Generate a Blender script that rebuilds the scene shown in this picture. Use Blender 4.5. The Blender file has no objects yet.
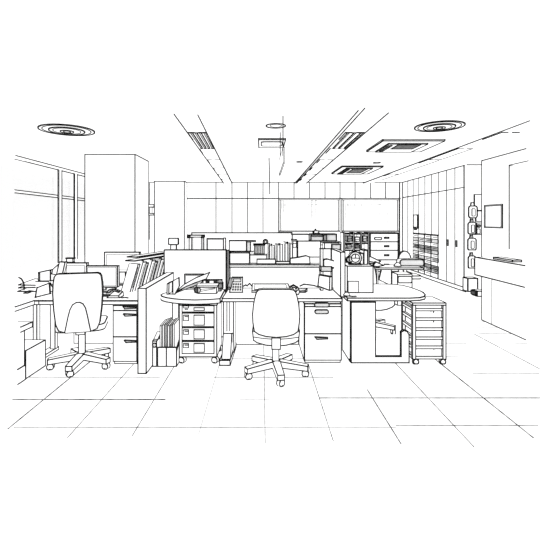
import bpy, bmesh, math, random
from mathutils import Vector, Matrix
random.seed(7)
PI = math.pi
SC = bpy.context.scene
COL = SC.collection
F = 410.0                      # focal length in pixels of the 550 px frame
VX, VY = 262.0, 221.0          # where the depth lines of the room meet in the photograph
EYE = 1.6
CEIL = 2.875
BACK = 13.4

def X(px, Y): return (px - VX) * Y / F
def Z(py, Y): return EYE - (py - VY) * Y / F
def DF(py, h=0.0): return (EYE - h) * F / (py - VY)      # depth of a point at height h seen at row py

# ------------------------------------------------------------------ materials
def principled(name, col, emit=0.0, noise=0.0, scale=6.0):
    m = bpy.data.materials.new(name); m.use_nodes = True
    nt = m.node_tree; b = nt.nodes['Principled BSDF']
    b.inputs['Roughness'].default_value = 0.95
    b.inputs['Specular IOR Level'].default_value = 0.0
    tc = nt.nodes.new('ShaderNodeTexCoord'); nz = nt.nodes.new('ShaderNodeTexNoise')
    nz.inputs['Scale'].default_value = scale; nz.inputs['Detail'].default_value = 3.0
    rp = nt.nodes.new('ShaderNodeValToRGB')
    lo = [max(0, c - noise) for c in col]; hi = [min(1, c + noise) for c in col]
    rp.color_ramp.elements[0].position = 0.35; rp.color_ramp.elements[1].position = 0.68
    rp.color_ramp.elements[0].color = (*lo, 1); rp.color_ramp.elements[1].color = (*hi, 1)
    nt.links.new(tc.outputs['Object'], nz.inputs['Vector'])
    nt.links.new(nz.outputs['Fac'], rp.inputs['Fac'])
    nt.links.new(rp.outputs['Color'], b.inputs['Base Color'])
    if emit:
        b.inputs['Emission Color'].default_value = (1, 1, 1, 1)
        b.inputs['Emission Strength'].default_value = emit
    return m

WHITE = principled('self_lit_white', (.32, .32, .32), .95, .02, 3)  # grey base with its own glow, so surfaces stay flat white without shade
INK = principled('black_ink', (.022, .022, .022), 0, .02, 9)
FAINT = principled('faint_ink', (.16, .16, .16), 0, .16, 14)
PALE = principled('pale_grey', (.74, .74, .74), 0, .03)
GREY = principled('mid_grey', (.36, .36, .36), 0, .04)
DARK = principled('dark_grey', (.1, .1, .1), 0, .02)
LAMP = principled('lamp_diffuser', (.32, .32, .32), 1.3, .01)
def glass_mat():
    m = bpy.data.materials.new('clear_glass'); m.use_nodes = True
    nt = m.node_tree; out = nt.nodes['Material Output']; nt.nodes.remove(nt.nodes['Principled BSDF'])
    t = nt.nodes.new('ShaderNodeBsdfTransparent'); g = nt.nodes.new('ShaderNodeBsdfGlossy')
    g.inputs['Roughness'].default_value = .2
    mx = nt.nodes.new('ShaderNodeMixShader'); mx.inputs[0].default_value = .06
    nt.links.new(t.outputs[0], mx.inputs[1]); nt.links.new(g.outputs[0], mx.inputs[2])
    nt.links.new(mx.outputs[0], out.inputs['Surface'])
    return m
GLASS = glass_mat()

# ------------------------------------------------------------------ mesh builder (world coordinates)
MW = {}
K = 1.3                        # drawn line width in pixels at the scene's own depth
class M:
    def __init__(s, T=None):
        s.V = []; s.Fc = []; s.E = []; s.T = T
    def pt(s, p):
        p = Vector(p)
        return s.T @ p if s.T is not None else p
    def line(s, p, q, k=1.0):
        s.E.append((s.pt(p), s.pt(q), k)); return s
    def path(s, pts, k=1.0, closed=False):
        n = len(pts)
        for i in range(n if closed else n - 1): s.line(pts[i], pts[(i + 1) % n], k)
        return s
    def poly(s, pts, k=1.0):
        b = len(s.V); s.V += [s.pt(p) for p in pts]
        s.Fc.append(list(range(b, b + len(pts))))
        if k: s.path(pts, k, True)
        return s
    def prism(s, pts, d, k=1.0, ang=28, ends=True):
        """polygon pts (3D, in one plane) swept by d; ink on the two outlines and on the sharp corners"""
        pts = [Vector(p) for p in pts]; d = Vector(d); n = len(pts); b = len(s.V)
        top = [p + d for p in pts]
        s.V += [s.pt(p) for p in pts] + [s.pt(p) for p in top]
        s.Fc.append(list(range(b, b + n))[::-1]); s.Fc.append(list(range(b + n, b + 2 * n)))
        for i in range(n):
            j = (i + 1) % n
            s.Fc.append([b + i, b + j, b + n + j, b + n + i])
            if k:
                a0 = pts[i] - pts[i - 1]; a1 = pts[j] - pts[i]
                if ends: s.line(pts[i], pts[j], k); s.line(top[i], top[j], k)
                if a0.length > 1e-6 and a1.length > 1e-6 and math.degrees(a0.angle(a1)) > ang: s.line(pts[i], top[i], k)
        return s
    def box(s, x0, x1, y0, y1, z0, z1, k=1.0):
        return s.prism([(x0, y0, z0), (x1, y0, z0), (x1, y0, z1), (x0, y0, z1)], (0, y1 - y0, 0), k)
    def hexa(s, a, bb, k=1.0):
        """eight-corner block: a = four corners, bb = the four facing corners"""
        o = len(s.V); s.V += [s.pt(p) for p in a] + [s.pt(p) for p in bb]
        s.Fc += [[o + 3, o + 2, o + 1, o], [o + 4, o + 5, o + 6, o + 7]]
        for i in range(4):
            j = (i + 1) % 4; s.Fc.append([o + i, o + j, o + 4 + j, o + 4 + i])
            if k: s.line(a[i], a[j], k); s.line(bb[i], bb[j], k); s.line(a[i], bb[i], k)
        return s
    def cyl(s, p, q, r, r2=None, n=18, k=1.0, side=True, view=(0, 1, 0)):
        p = Vector(p); q = Vector(q); ax = (q - p).normalized(); r2 = r if r2 is None else r2
        u = ax.cross(Vector(view))
        u = u.normalized() if u.length > .05 else ax.orthogonal().normalized()
        w = ax.cross(u); b = len(s.V); ra = []; rb = []
        for i in range(n):
            a = 2 * PI * i / n; e = u * math.cos(a) + w * math.sin(a)
            ra.append(p + e * r); rb.append(q + e * r2)
        s.V += [s.pt(v) for v in ra] + [s.pt(v) for v in rb]
        s.Fc += [list(range(b, b + n))[::-1], list(range(b + n, b + 2 * n))]
        for i in range(n):
            j = (i + 1) % n; s.Fc.append([b + i, b + j, b + n + j, b + n + i])
        if k:
            s.path(ra, k, True); s.path(rb, k, True)
            if side: s.line(ra[0], rb[0], k * 1.5); s.line(ra[n // 2], rb[n // 2], k * 1.5)
        return s
    def dome(s, c, rx, ry, rz, n=16, m=6, k=1.0):
        c = Vector(c); b = len(s.V)
        for j in range(m):
            t = PI / 2 * j / m
            for i in range(n):
                a = 2 * PI * i / n
                s.V.append(s.pt(c + Vector((rx * math.cos(a) * math.cos(t), ry * math.sin(a) * math.cos(t), rz * math.sin(t)))))
        s.V.append(s.pt(c + Vector((0, 0, rz))))
        for j in range(m - 1):
            for i in range(n):
                i2 = (i + 1) % n
                s.Fc.append([b + j * n + i, b + j * n + i2, b + (j + 1) * n + i2, b + (j + 1) * n + i])
        t = b + m * n
        for i in range(n): s.Fc.append([b + (m - 1) * n + i, b + (m - 1) * n + (i + 1) % n, t])
        s.Fc.append(list(range(b, b + n))[::-1])
        if k:
            s.path([c + Vector((rx * math.cos(2 * PI * i / n), ry * math.sin(2 * PI * i / n), 0)) for i in range(n)], k, True)
            s.path([c + Vector((rx * math.cos(PI * i / 14), 0, rz * math.sin(PI * i / 14))) for i in range(15)], k)
        return s
    def tube(s, pts, r, k=0, n=6):
        for a, b in zip(pts[:-1], pts[1:]): s.cyl(a, b, r, n=n, k=k)
        return s
    def build(s, name, parent=None, mat=None, k=None, ink=None, clamp=''):
        k = K if k is None else k; mat = mat or WHITE; ink = ink or INK
        V = [v.copy() for v in s.V]; faces = [(f, 0) for f in s.Fc]
        zmin = min((v.z for v in s.V), default=-9.0)
        root = parent
        while root is not None and root.parent is not None: root = root.parent
        if zmin > 1.5 or (root is not None and zmin - MW[root].translation.z > .03): zmin = -9.0
        bx = [(min((v[i] for v in s.V), default=-99), max((v[i] for v in s.V), default=99)) for i in (0, 1)]
        for p, q, kk in s.E:
            p = p.copy(); q = q.copy()
            for e in (p, q):          # keep the drawn outline from sinking into what carries or touches the thing
                rr = .43 * k * kk * max(e.y, 1.5) / F
                e.z = max(e.z, zmin + rr)
                for i, ch in enumerate('xy'):
                    if ch in clamp: e[i] = min(max(e[i], bx[i][0] + rr), bx[i][1] - rr)
            d = q - p
            if d.length < 1e-5: continue
            d.normalize()
            u = d.cross(Vector((0, 0, 1)))
            u = u.normalized() if u.length > .05 else Vector((1, 0, 0))
            w = d.cross(u).normalized()
            ra = .5 * k * kk * max(p.y, 1.5) / F; rb = .5 * k * kk * max(q.y, 1.5) / F
            b = len(V)
            for c, r, e in ((p, ra, -1), (q, rb, 1)):
                for su, sw in ((-1, -1), (1, -1), (1, 1), (-1, 1)):
                    V.append(c + d * (e * r * .8) + u * (su * r * .85) + w * (sw * r * .85))
            for i in range(4):
                j = (i + 1) % 4; faces.append(([b + i, b + j, b + 4 + j, b + 4 + i], 1))
            faces.append(([b + 3, b + 2, b + 1, b], 1)); faces.append(([b + 4, b + 5, b + 6, b + 7], 1))
        core = s.V or V
        if parent is None:
            lo = [min(v[i] for v in core) for i in range(3)]; hi = [max(v[i] for v in core) for i in range(3)]
            loc = Vector(((lo[0] + hi[0]) / 2, (lo[1] + hi[1]) / 2, lo[2]))
            mw = Matrix.Translation(loc)
        else:
            mw = MW[parent]
        inv = mw.inverted()
        me = bpy.data.meshes.new(name)
        me.from_pydata([inv @ v for v in V], [], [f for f, _ in faces])
        me.materials.append(mat); me.materials.append(ink)
        for p, (_, mi) in zip(me.polygons, faces): p.material_index = mi
        bm = bmesh.new(); bm.from_mesh(me); bmesh.ops.recalc_face_normals(bm, faces=bm.faces); bm.to_mesh(me); bm.free()
        o = bpy.data.objects.new(name, me); COL.objects.link(o)
        if parent is None: o.location = loc
        else: o.parent = parent
        MW[o] = mw
        return o

def tag(o, label, cat, group=None):
    o['label'] = label; o['category'] = cat
    if group: o['group'] = group
    return o
def thing(name, label, cat, loc, rotz=0, group=None):
    o = bpy.data.objects.new(name, None); COL.objects.link(o)
    o.empty_display_size = .1; o.location = loc; o.rotation_euler = (0, 0, rotz)
    MW[o] = Matrix.Translation(Vector(loc)) @ Matrix.Rotation(rotz, 4, 'Z')
    return tag(o, label, cat, group)
def struct(o): o['kind'] = 'structure'; return o
ORD = ['first', 'second', 'third', 'fourth', 'fifth', 'sixth', 'seventh', 'eighth', 'ninth', 'tenth', 'eleventh', 'twelfth', 'thirteenth', 'fourteenth']
def at(x, y, z, rz=0, rx=0, ry=0):
    return Matrix.Translation((x, y, z)) @ Matrix.Rotation(rz, 4, 'Z') @ Matrix.Rotation(rx, 4, 'X') @ Matrix.Rotation(ry, 4, 'Y')
def rrect(w, h, r, n=4):
    """rounded rectangle outline centred on the origin, as 2D points"""
    out = []
    for cx, cy, a0 in ((w - r, h - r, 0), (-w + r, h - r, 90), (-w + r, -h + r, 180), (w - r, -h + r, 270)):
        for i in range(n + 1):
            a = math.radians(a0 + 90 * i / n); out.append((cx + r * math.cos(a), cy + r * math.sin(a)))
    return out
def pbox(m, px0, px1, py0, py1, Y0, Y1, k=1.0):
    """block whose front face at depth Y0 spans the given part of the photograph"""
    return m.box(X(px0, Y0), X(px1, Y0), Y0, Y1, Z(py1, Y0), Z(py0, Y0), k)

# ================================================================== THE ROOM
m = M(); m.box(-6, 6.5, -1.0, 14, -.12, 0, 0)
def floor_line(px0, py0, px1, py1, k=.8):
    a, b = DF(py0), DF(py1)
    m.line((X(px0, a), a, .001), (X(px1, b), b, .001), k)
for x, near, far, k in ((-1.953, 429, 350, .9), (-1.435, 438, 352, .55), (-.966, 436, 362, .6), (-.475, 434, 362, .35),
                        (.023, 443, 340, .6), (.518, 441, 364, .6), (.997, 444, 390, .85), (1.5, 447, 363, .65), (2.0, 438, 350, .9), (3.0, 369, 334, .6)):
    a, b = DF(near), DF(far)
    m.line((x, a, .001), (x, b, .001), k)
for py, segs in ((377.4, ((25, 160, .5), (214, 333, .65))), (374, ((473, 539, .6),)), (399.8, ((13, 165, 1.0), (240, 270, .3))), (398.2, ((320, 540, .85),)),
                 (427.5, ((14, 262, .55), (262, 396, .4))), (425.6, ((396, 538, .65),)), (358.5, ((187, 330, .35),)), (357, ((446, 458, .5),)),
                 (343.5, ((446, 466, .5), (515, 527, .4))), (334, ((479, 513, .6),)), (327.5, ((476, 500, .4),)), (322, ((456, 484, .5),))):
    for a, b, k in segs: floor_line(a, py, b, py, k)
struct(m.build('floor', None, WHITE, ink=FAINT))

m = M(); m.box(-6, 6.5, -1.0, 14, CEIL, CEIL + .12, 0)
# the borders of the three lighting troughs set into the ceiling
for x, y0 in ((-1.02, 4.75), (-.75, 4.79), (1.08, 4.6), (1.13, 4.5), (1.45, 4.7), (3.31, 5.07)):
    dx = -.0268 * (BACK - 4.77) if x < 0 else 0; m.line((x, y0, CEIL - .036), (x + dx, BACK, CEIL - .036), .8)
m.line((3.62, 8.4, CEIL - .036), (3.62, 12.4, CEIL - .036), .4)
struct(m.build('ceiling', None))

m = M(); m.box(-4.9, 4.6, BACK, BACK + .12, 0, CEIL, 0)
m.line((X(150, BACK), BACK, CEIL - .01), (4.6, BACK, CEIL - .01), .7)
for px in (216, 232, 247.5, 263, 278.6): m.line((X(px, BACK), BACK, 1.0), (X(px, BACK), BACK, CEIL), .75)
for px in (294, 309.5, 325, 340, 355, 370.6, 385.5): m.line((X(px, BACK), BACK, 2.345), (X(px, BACK), BACK, CEIL), .75)
m.line((X(184, BACK), BACK, 2.335), (X(400, BACK), BACK, 2.335), .95)
m.line((X(399.5, BACK), BACK, 0), (X(399.5, BACK), BACK, CEIL), 1)
m.line((X(402.5, BACK), BACK, 0), (X(402.5, BACK), BACK, CEIL), .8)
m.line((X(149.5, BACK), BACK, 1), (X(149.5, BACK), BACK, CEIL), .7)
struct(m.build('wall_back', None))

# round-edged structural columns
m = M(); m.box(-3.355, -2.407, 7.77, 8.67, 0, CEIL - .014, .85); struct(m.build('wall_column', None))
m = M(); m.box(X(154.5, 12.97), X(184.3, 12.97), 12.97, BACK, 0, CEIL - .02, .8); struct(m.build('wall_pier', None))

# window wall on the left
WX = -4.76
m = M(); m.box(WX - .14, WX, 3.0, BACK, 0, 0.62, 0); m.box(WX - .14, WX, 3.0, BACK, 2.8, CEIL, 0); m.box(WX - .14, WX, 11.6, BACK, .62, 2.8, 0)
m.box(WX - .14, WX, 3.0, 7.0, .62, 2.8, 0)
m.line((WX, 7.92, CEIL - .01), (WX, BACK, CEIL - .01), .9)
struct(m.build('wall_left', None))
for i, (y0, y1) in enumerate(((7.92, 9.56), (9.76, 10.37), (10.57, 11.6))):
    w = bpy.data.objects.new('window_%d' % (i + 1), None); COL.objects.link(w); w.location = (WX, y0, .62); w['kind'] = 'structure'
    MW[w] = Matrix.Translation(w.location)
    m = M()
    for z0, z1 in ((2.74, 2.8), (2.145, 2.2), (.62, .67)): m.box(WX - .09, WX - .01, y0, y1, z0, z1, 0)
    for z in (2.795, 2.2, 2.145): m.line((WX - .01, y0, z), (WX - .01, y1, z), .9)
    m.build('window_frame', w)
    M().box(WX - .06, WX - .05, y0, y1, .67, 2.74, 0).build('window_pane', w, GLASS)
for i, (y0, y1) in enumerate(((9.56, 9.76), (10.37, 10.57))):
    m = M().box(WX - .03, WX, y0, y1, .62, 2.8, 0)
    for yy, k in ((y0, .8), (y0 + .05, .5), (y1 - .02, .8)): m.line((WX + .004, yy, .62), (WX + .004, yy, 2.8), k)
    struct(m.build('trim_%d' % (i + 1), None))

# right side: recess wall, lower counter wall
struct(M().box(4.62, 6.2, 9.19, 9.3, 0, CEIL, 0).line((4.6, 9.19, CEIL - .015), (6.2, 9.19, CEIL - .015), .8).build('wall_recess', None))
RX = 3.54
m = M(); m.box(RX, RX + .16, 5.876, 6.6, 0, 2.57, 0); m.box(RX, RX + .16, 2.6, 4.8, 0, 2.57, 0); m.box(RX, RX + .16, 4.8, 5.876, 2.4, 2.57, 0)
m.box(RX, RX + .16, 4.8, 5.876, 0, .7, 0)
m.line((RX, 6.6, 0), (RX, 6.6, 2.57), .9); m.line((RX, 6.6, 2.57), (RX, 5.5, 2.57), .95)
m.line((RX, 6.6, 0), (RX, 5.5, 0), .9); m.line((RX, 6.31, 0), (RX, 6.31, .76), .6)
struct(m.build('wall_right', None))
d1 = bpy.data.objects.new('door_1', None); COL.objects.link(d1); d1.location = (RX, 5.3, .7); struct(d1); MW[d1] = Matrix.Translation(d1.location)
m = M(); m.box(RX + .05, RX + .1, 4.81, 5.87, .7, 2.4, 0)
m.line((RX, 5.872, 1.2), (RX, 5.872, 2.4), .7); m.line((RX, 5.872, 2.4), (RX, 5.45, 2.4), .7); m.line((RX, 5.872, 2.39), (RX + .16, 5.872, 2.39), .6)
m.build('door_panel', d1)
m = M(); m.box(4.57, 4.61, 9.2, 13.36, 0, .1, 0)
m.line((4.57, 9.2, .1), (4.57, 13.36, .1), .8); m.line((4.57, 9.2, 0), (4.57, 13.36, 0), .9)
struct(m.build('baseboard_right', None))

# counter on the right wall, tray, picture
M_ = M(); M_.box(3.3, RX - .03, 4.2, 6.35, .76, 1.04, 0)
for z in (.76, 1.04): M_.line((3.3, 6.35, z), (3.3, 5.15, z), 1.1)
M_.line((3.3, 6.35, .76), (3.3, 6.35, 1.04), 1.1); M_.line((3.3, 6.35, 1.04), (3.48, 6.35, 1.04), .7)
tag(M_.build('counter_shelf', None), 'white boxed counter ledge running along the right wall', 'counter')
tag(M().box(3.36, 3.48, 5.5, 5.95, 1.045, 1.075, 1).build('flat_tray', None), 'thin flat tray lying on the white counter at the right', 'tray')
t = thing('picture_frame', 'square framed blank notice hanging on the right wall', 'picture', (RX - .02, 6.28, 1.49))
m = M()
for a in ((6.02, 6.51, 1.83, 1.85), (6.02, 6.51, 1.49, 1.51), (6.02, 6.05, 1.51, 1.83), (6.48, 6.51, 1.51, 1.83)): m.box(RX - .012, RX - .004, a[0], a[1], a[2], a[3], .55)
m.build('frame', t, GREY)
M().box(RX - .008, RX - .004, 6.05, 6.48, 1.51, 1.83, 0).build('notice', t)

# ================================================================== CEILING FIXTURES
SKEW = Matrix(((1, -.0268, 0, .0268 * 4.77), (0, 1, 0, 0), (0, 0, 1, 0), (0, 0, 0, 1)))   # the left trough runs slightly askew
def ceiling_light(x0, x1, y0, y1, label, louvre, group, mark=True, T=None, side=False):
    loc = Vector(((x0 + x1) / 2, (y0 + y1) / 2, CEIL - .035))
    t = thing('ceiling_light', label, 'ceiling light', T @ loc if T is not None else loc, 0, group)
    m = M(T); h = CEIL - .006
    m.box(x0, x0 + .02, y0, y1, h - .03, h, 0); m.box(x1 - .02, x1, y0, y1, h - .03, h, 0)
    m.box(x0 + .02, x1 - .02, y0, y0 + .02, h - .03, h, 0); m.box(x0 + .02, x1 - .02, y1 - .02, y1, h - .03, h, 0)
    if mark:
        w = (x1 - x0)
        m.line((x0, y0, h - .03), (x0 + w * .34, y0, h - .03), .9); m.line((x1 - w * .4, y0, h - .03), (x1, y0, h - .03), .9)
        m.line((x0, y0, h - .03), (x0, y0 + .5, h - .03), .8)
        if side: m.line((x0, y0, h - .031), (x0, y1, h - .031), .7); m.line((x1, y0, h - .031), (x1, y1, h - .031), .6); m.line((x0, y1, h - .031), (x1, y1, h - .031), .7)
    m.build('frame', t)
    M(T).box(x0 + .02, x1 - .02, y0 + .02, y1 - .02, h - .016, h - .002, 0).build('diffuser', t, LAMP)
    if louvre:
        for i in range(louvre):
            x = x0 + (x1 - x0) * (.18 + .74 * i / max(1, louvre - 1))
            M(T).box(x - .012, x + .012, y0 + .02, y1 - .02, h - .03, h - .016, .8).build('louvre', t)
        m = M(T); m.line((x0, y0, h - .035), (x1, y0, h - .035), .9); m.line((x0, y1, h - .035), (x1, y1, h - .035), .9)
        m.box(x0, x1, y1 - .02, y1, h - .036, h - .03, 0); m.build('end_cap', t)
def nth(i, n): return 'nearest' if i == 0 else ('farthest' if i == n - 1 else ORD[i] + ' nearest')
for i in range(6):
    y0 = 5.74 + 1.265 * i
    ceiling_light(-1.01, -.76, y0, y0 + 1.25, 'recessed ceiling light in the left lighting trough, %s of the six' % nth(i, 6), 4 if i == 0 else 0, 'lights of the left ceiling trough', True, SKEW)
    ceiling_light(1.17, 1.43, y0, y0 + 1.25, 'recessed ceiling light in the middle lighting trough, %s of the six' % nth(i, 6), 3 if i == 0 else 0, 'lights of the middle ceiling trough')
    ceiling_light(3.36, 3.6, y0, y0 + 1.25, 'slim ceiling light in the right lighting trough, %s of the six' % nth(i, 6), 0, 'lights of the right ceiling trough', i in (0, 1, 2, 4), None, i == 1)

def ring(m, cx, cy, r, z, k=1.0, n=40):
    m.path([(cx + r * math.cos(2 * PI * i / n), cy + r * math.sin(2 * PI * i / n), z) for i in range(n)], k, True)
def diffuser(cx, cy, R, label):
    t = thing('air_diffuser', label, 'air vent', (cx, cy, CEIL - .05), 0, 'round ceiling air diffusers')
    m = M(); m.cyl((cx, cy, CEIL - .03), (cx, cy, CEIL - .004), R, n=40, k=0); ring(m, cx, cy, R, CEIL - .03, 1.15); ring(m, cx, cy, R * .87, CEIL - .032, .8)
    m.build('outer_ring', t)
    m = M(); m.cyl((cx, cy, CEIL - .04), (cx, cy, CEIL - .03), R * .62, n=40, k=0); ring(m, cx, cy, R * .64, CEIL - .04, 1.1); ring(m, cx, cy, R * .5, CEIL - .041, .7)
    m.build('inner_ring', t)
    m = M(); m.cyl((cx, cy, CEIL - .05), (cx, cy, CEIL - .04), R * .24, n=28, k=0); ring(m, cx, cy, R * .24, CEIL - .05, .9); ring(m, cx, cy, R * .13, CEIL - .051, .8)
    m.build('centre_cap', t)
diffuser(X(67, 5.62), 5.62, .35, 'round ringed ceiling air diffuser above the windows on the left')
diffuser(X(439.3, 5.4), 5.4, .305, 'round ringed ceiling air diffuser above the right side of the office')

def cassette(x0, x1, y0, y1, label):
    t = thing('ceiling_air_conditioner', label, 'air conditioner', ((x0 + x1) / 2, (y0 + y1) / 2, CEIL - .06), 0, 'ceiling cassette air conditioners')
    z = CEIL - .03
    M().box(x0, x1, y0, y1, z, CEIL - .004, 1).build('panel', t)
    ix0, ix1, iy0, iy1 = x0 + .14, x1 - .2, y0 + .16, y1 - .08
    m = M(); m.box(ix0, ix1, iy0, iy1, z - .02, z, .95); m.line((ix0 + .06, iy0 + .08, z - .02), (ix0 + .06, iy1 - .08, z - .02), 1.4); m.build('inner_panel', t)
    m = M(); gx0, gx1, gy0, gy1 = x0 + .3, x1 - .3, y0 + .18, y1 - .42
    m.box(gx0, gx1, gy0, gy1, z - .026, z - .02, .8)
    for i in range(1, 9): yy = gy0 + (gy1 - gy0) * i / 9; m.line((gx0, yy, z - .027), (gx1, yy, z - .027), .3)
    m.build('grille', t, GREY)
    M().box(ix0 + .03, ix0 + .09, iy0 + .1, iy1 - .1, z - .028, z - .02, .6).build('air_flap', t, PALE)
cassette(1.88, 2.84, 6.37, 7.36, 'large square ceiling air conditioner with dark grille, nearer of the two')
cassette(1.84, 2.78, 9.42, 10.8, 'square ceiling air conditioner near the back wall, farther of the two')

def detector(px, py, r, label, name='smoke_detector', cat='smoke detector'):
    y = (CEIL - EYE) * F / (VY - py); x = X(px, y)
    m = M(); m.cyl((x, y, CEIL - .03), (x, y, CEIL - .003), r * .8, r, n=24, k=0); ring(m, x, y, r, CEIL - .034, .7 if r < .1 else .9, 24)
    if r > .1: ring(m, x, y, r * .6, CEIL - .032, .5, 20)
    tag(m.build(name, None), label, cat)
detector(299.5, 160.3, .06, 'tiny round detector on the ceiling beside the middle lighting trough')
detector(376.8, 161.2, .075, 'small round detector on the ceiling between the two air conditioners')
detector(275.8, 123.3, .127, 'flat round ceiling plate above the rectangular ceiling vent', 'ceiling_speaker', 'ceiling speaker')
t = thing('ceiling_vent', 'small rectangular slot vent in the middle of the ceiling', 'air vent', (.15, 6.6, CEIL - .03))
x0, x1 = X(258.5, 6.3), X(285.5, 6.3)
M().box(x0, x1, 6.3, 6.97, CEIL - .025, CEIL - .004, 1).build('frame', t)
m = M(); m.prism([(x0 + .24 + a * .98 - .03, 6.6 + b, CEIL - .034) for a, b in rrect(.17, .17, .05)], (0, 0, .008), .9); m.build('slot', t)
t = thing('hanging_sign', 'narrow sign board hung edge-on from the ceiling on long rods', 'sign', (.262, 5.6, 2.27))
M().prism([(.255, 4.95, 2.49), (.255, 6.1, 2.5), (.255, 6.1, 2.28), (.255, 4.95, 2.3)], (.015, 0, 0), .55).build('sign_board', t)
M().cyl((.255, 4.98, 2.49), (.255, 4.98, CEIL - .004), .006, k=0).line((.255, 4.98, 2.4), (.255, 4.98, CEIL), .9).build('rod', t)
M().cyl((.262, 5.9, 2.49), (.262, 5.9, CEIL - .004), .006, k=0).line((.262, 5.9, 2.4), (.262, 5.9, CEIL), .8).build('rod', t)
m = M(); m.tube([(.142, 8.3, CEIL - .003), (.15, 8.3, 2.6), (.158, 8.3, 2.15)], .008); m.path([(.142, 8.3, CEIL), (.15, 8.3, 2.6), (.158, 8.3, 2.15)], .9)
tag(m.build('pull_cord', None), 'thin cord hanging from the ceiling before the back wall', 'cord')

# ================================================================== BACK WALL THINGS
def whiteboard(px0, px1, label, glare_streaks):
    y = BACK - .05
    t = thing('whiteboard', label, 'whiteboard', (X((px0 + px1) / 2, y), y, 1.24), 0, 'whiteboards on the back wall')
    x0, x1, z0, z1 = X(px0, y), X(px1, y), 1.24, 2.33
    m = M()
    for a in ((x0, x1, z1 - .04, z1), (x0, x1, z0, z0 + .04), (x0, x0 + .05, z0 + .04, z1 - .04), (x1 - .05, x1, z0 + .04, z1 - .04)): m.box(a[0], a[1], y, y + .045, a[2], a[3], .6)
    m.build('frame', t)
    m = M(); m.box(x0 + .05, x1 - .05, y + .02, y + .045, z0 + .04, z1 - .04, 0)
    for px, a, b, k in glare_streaks: m.line((X(px, y), y + .02, Z(a, y)), (X(px, y), y + .02, Z(b, y)), k)  # thin faint dashes draw glare onto the board
    for a, b, py, k in ((px0 + 5, px0 + 24, 205, .35), (px0 + 28, px0 + 40, 204.5, .3)): m.line((X(a, y), y + .02, Z(py, y)), (X(b, y), y + .02, Z(py, y)), k)
    m.build('board', t, ink=FAINT)
whiteboard(279, 340, 'wide framed whiteboard on the back wall, left of the two',
           [(282, 201, 209, .5), (283.5, 201, 212, .4), (282, 222, 230, .4), (312, 200, 218, .6), (316, 200, 216, .5), (285, 203, 208, .4)])
whiteboard(342, 399, 'wide framed whiteboard on the back wall, right of the two',
           [(346, 202, 220, .4), (348, 202, 212, .4), (351, 204, 208, .3), (355, 203, 207, .3), (362, 202, 224, .3), (367, 206, 222, .3), (372, 207, 216, .3), (380, 203, 220, .3), (388, 210, 224, .3), (394, 203, 215, .3)])
# lateral file cabinet below the right whiteboard
y = 12.9
t = thing('file_cabinet', 'wide white drawer cabinet against the back wall under the right whiteboard', 'cabinet', (X(384, y), y, 0))
x0, x1 = X(369.5, y), X(398.5, y)
M().box(x0, x1, y, y + .4, 0, 1.22, .9).build('cabinet_body', t)
for i, (a, b) in enumerate(((241.5, 233.8), (250, 242), (259.5, 250.5), (269, 260))):
    d = M().box(x0 + .03, x1 - .03, y - .02, y - .001, Z(a, y), Z(b, y), .6).build('drawer', t)
    M().box(X(384, y), X(388.5, y), y - .05, y - .021, Z((a + b) / 2 + .8, y), Z((a + b) / 2 - .6, y), .7).build('handle', d, DARK)
m = M(); m.prism([(X(378, 12.87) + a, 12.86, Z(238.5, 12.87) + b) for a, b in rrect(.11, .035, .034)], (0, .015, 0), .9)
m.build('label_holder', t)
# wall box left of the pier
y = 13.1
t = thing('wall_shelf', 'small shelf bracketed to the back wall beside the big column', 'shelf', (X(151, y), y, Z(214, y)))
M().box(X(147, y), X(154, y), y, 13.38, Z(207, y), Z(204.5, y), .8).build('shelf_board', t)
M().box(X(147, y), X(154, y), y, 13.38, Z(215, y), Z(213.5, y), .8).build('shelf_board', t)
M().box(X(148.5, y), X(149.5, y), y + .02, 13.38, Z(213.4, y), Z(207.1, y), .6).build('bracket', t)

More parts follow.
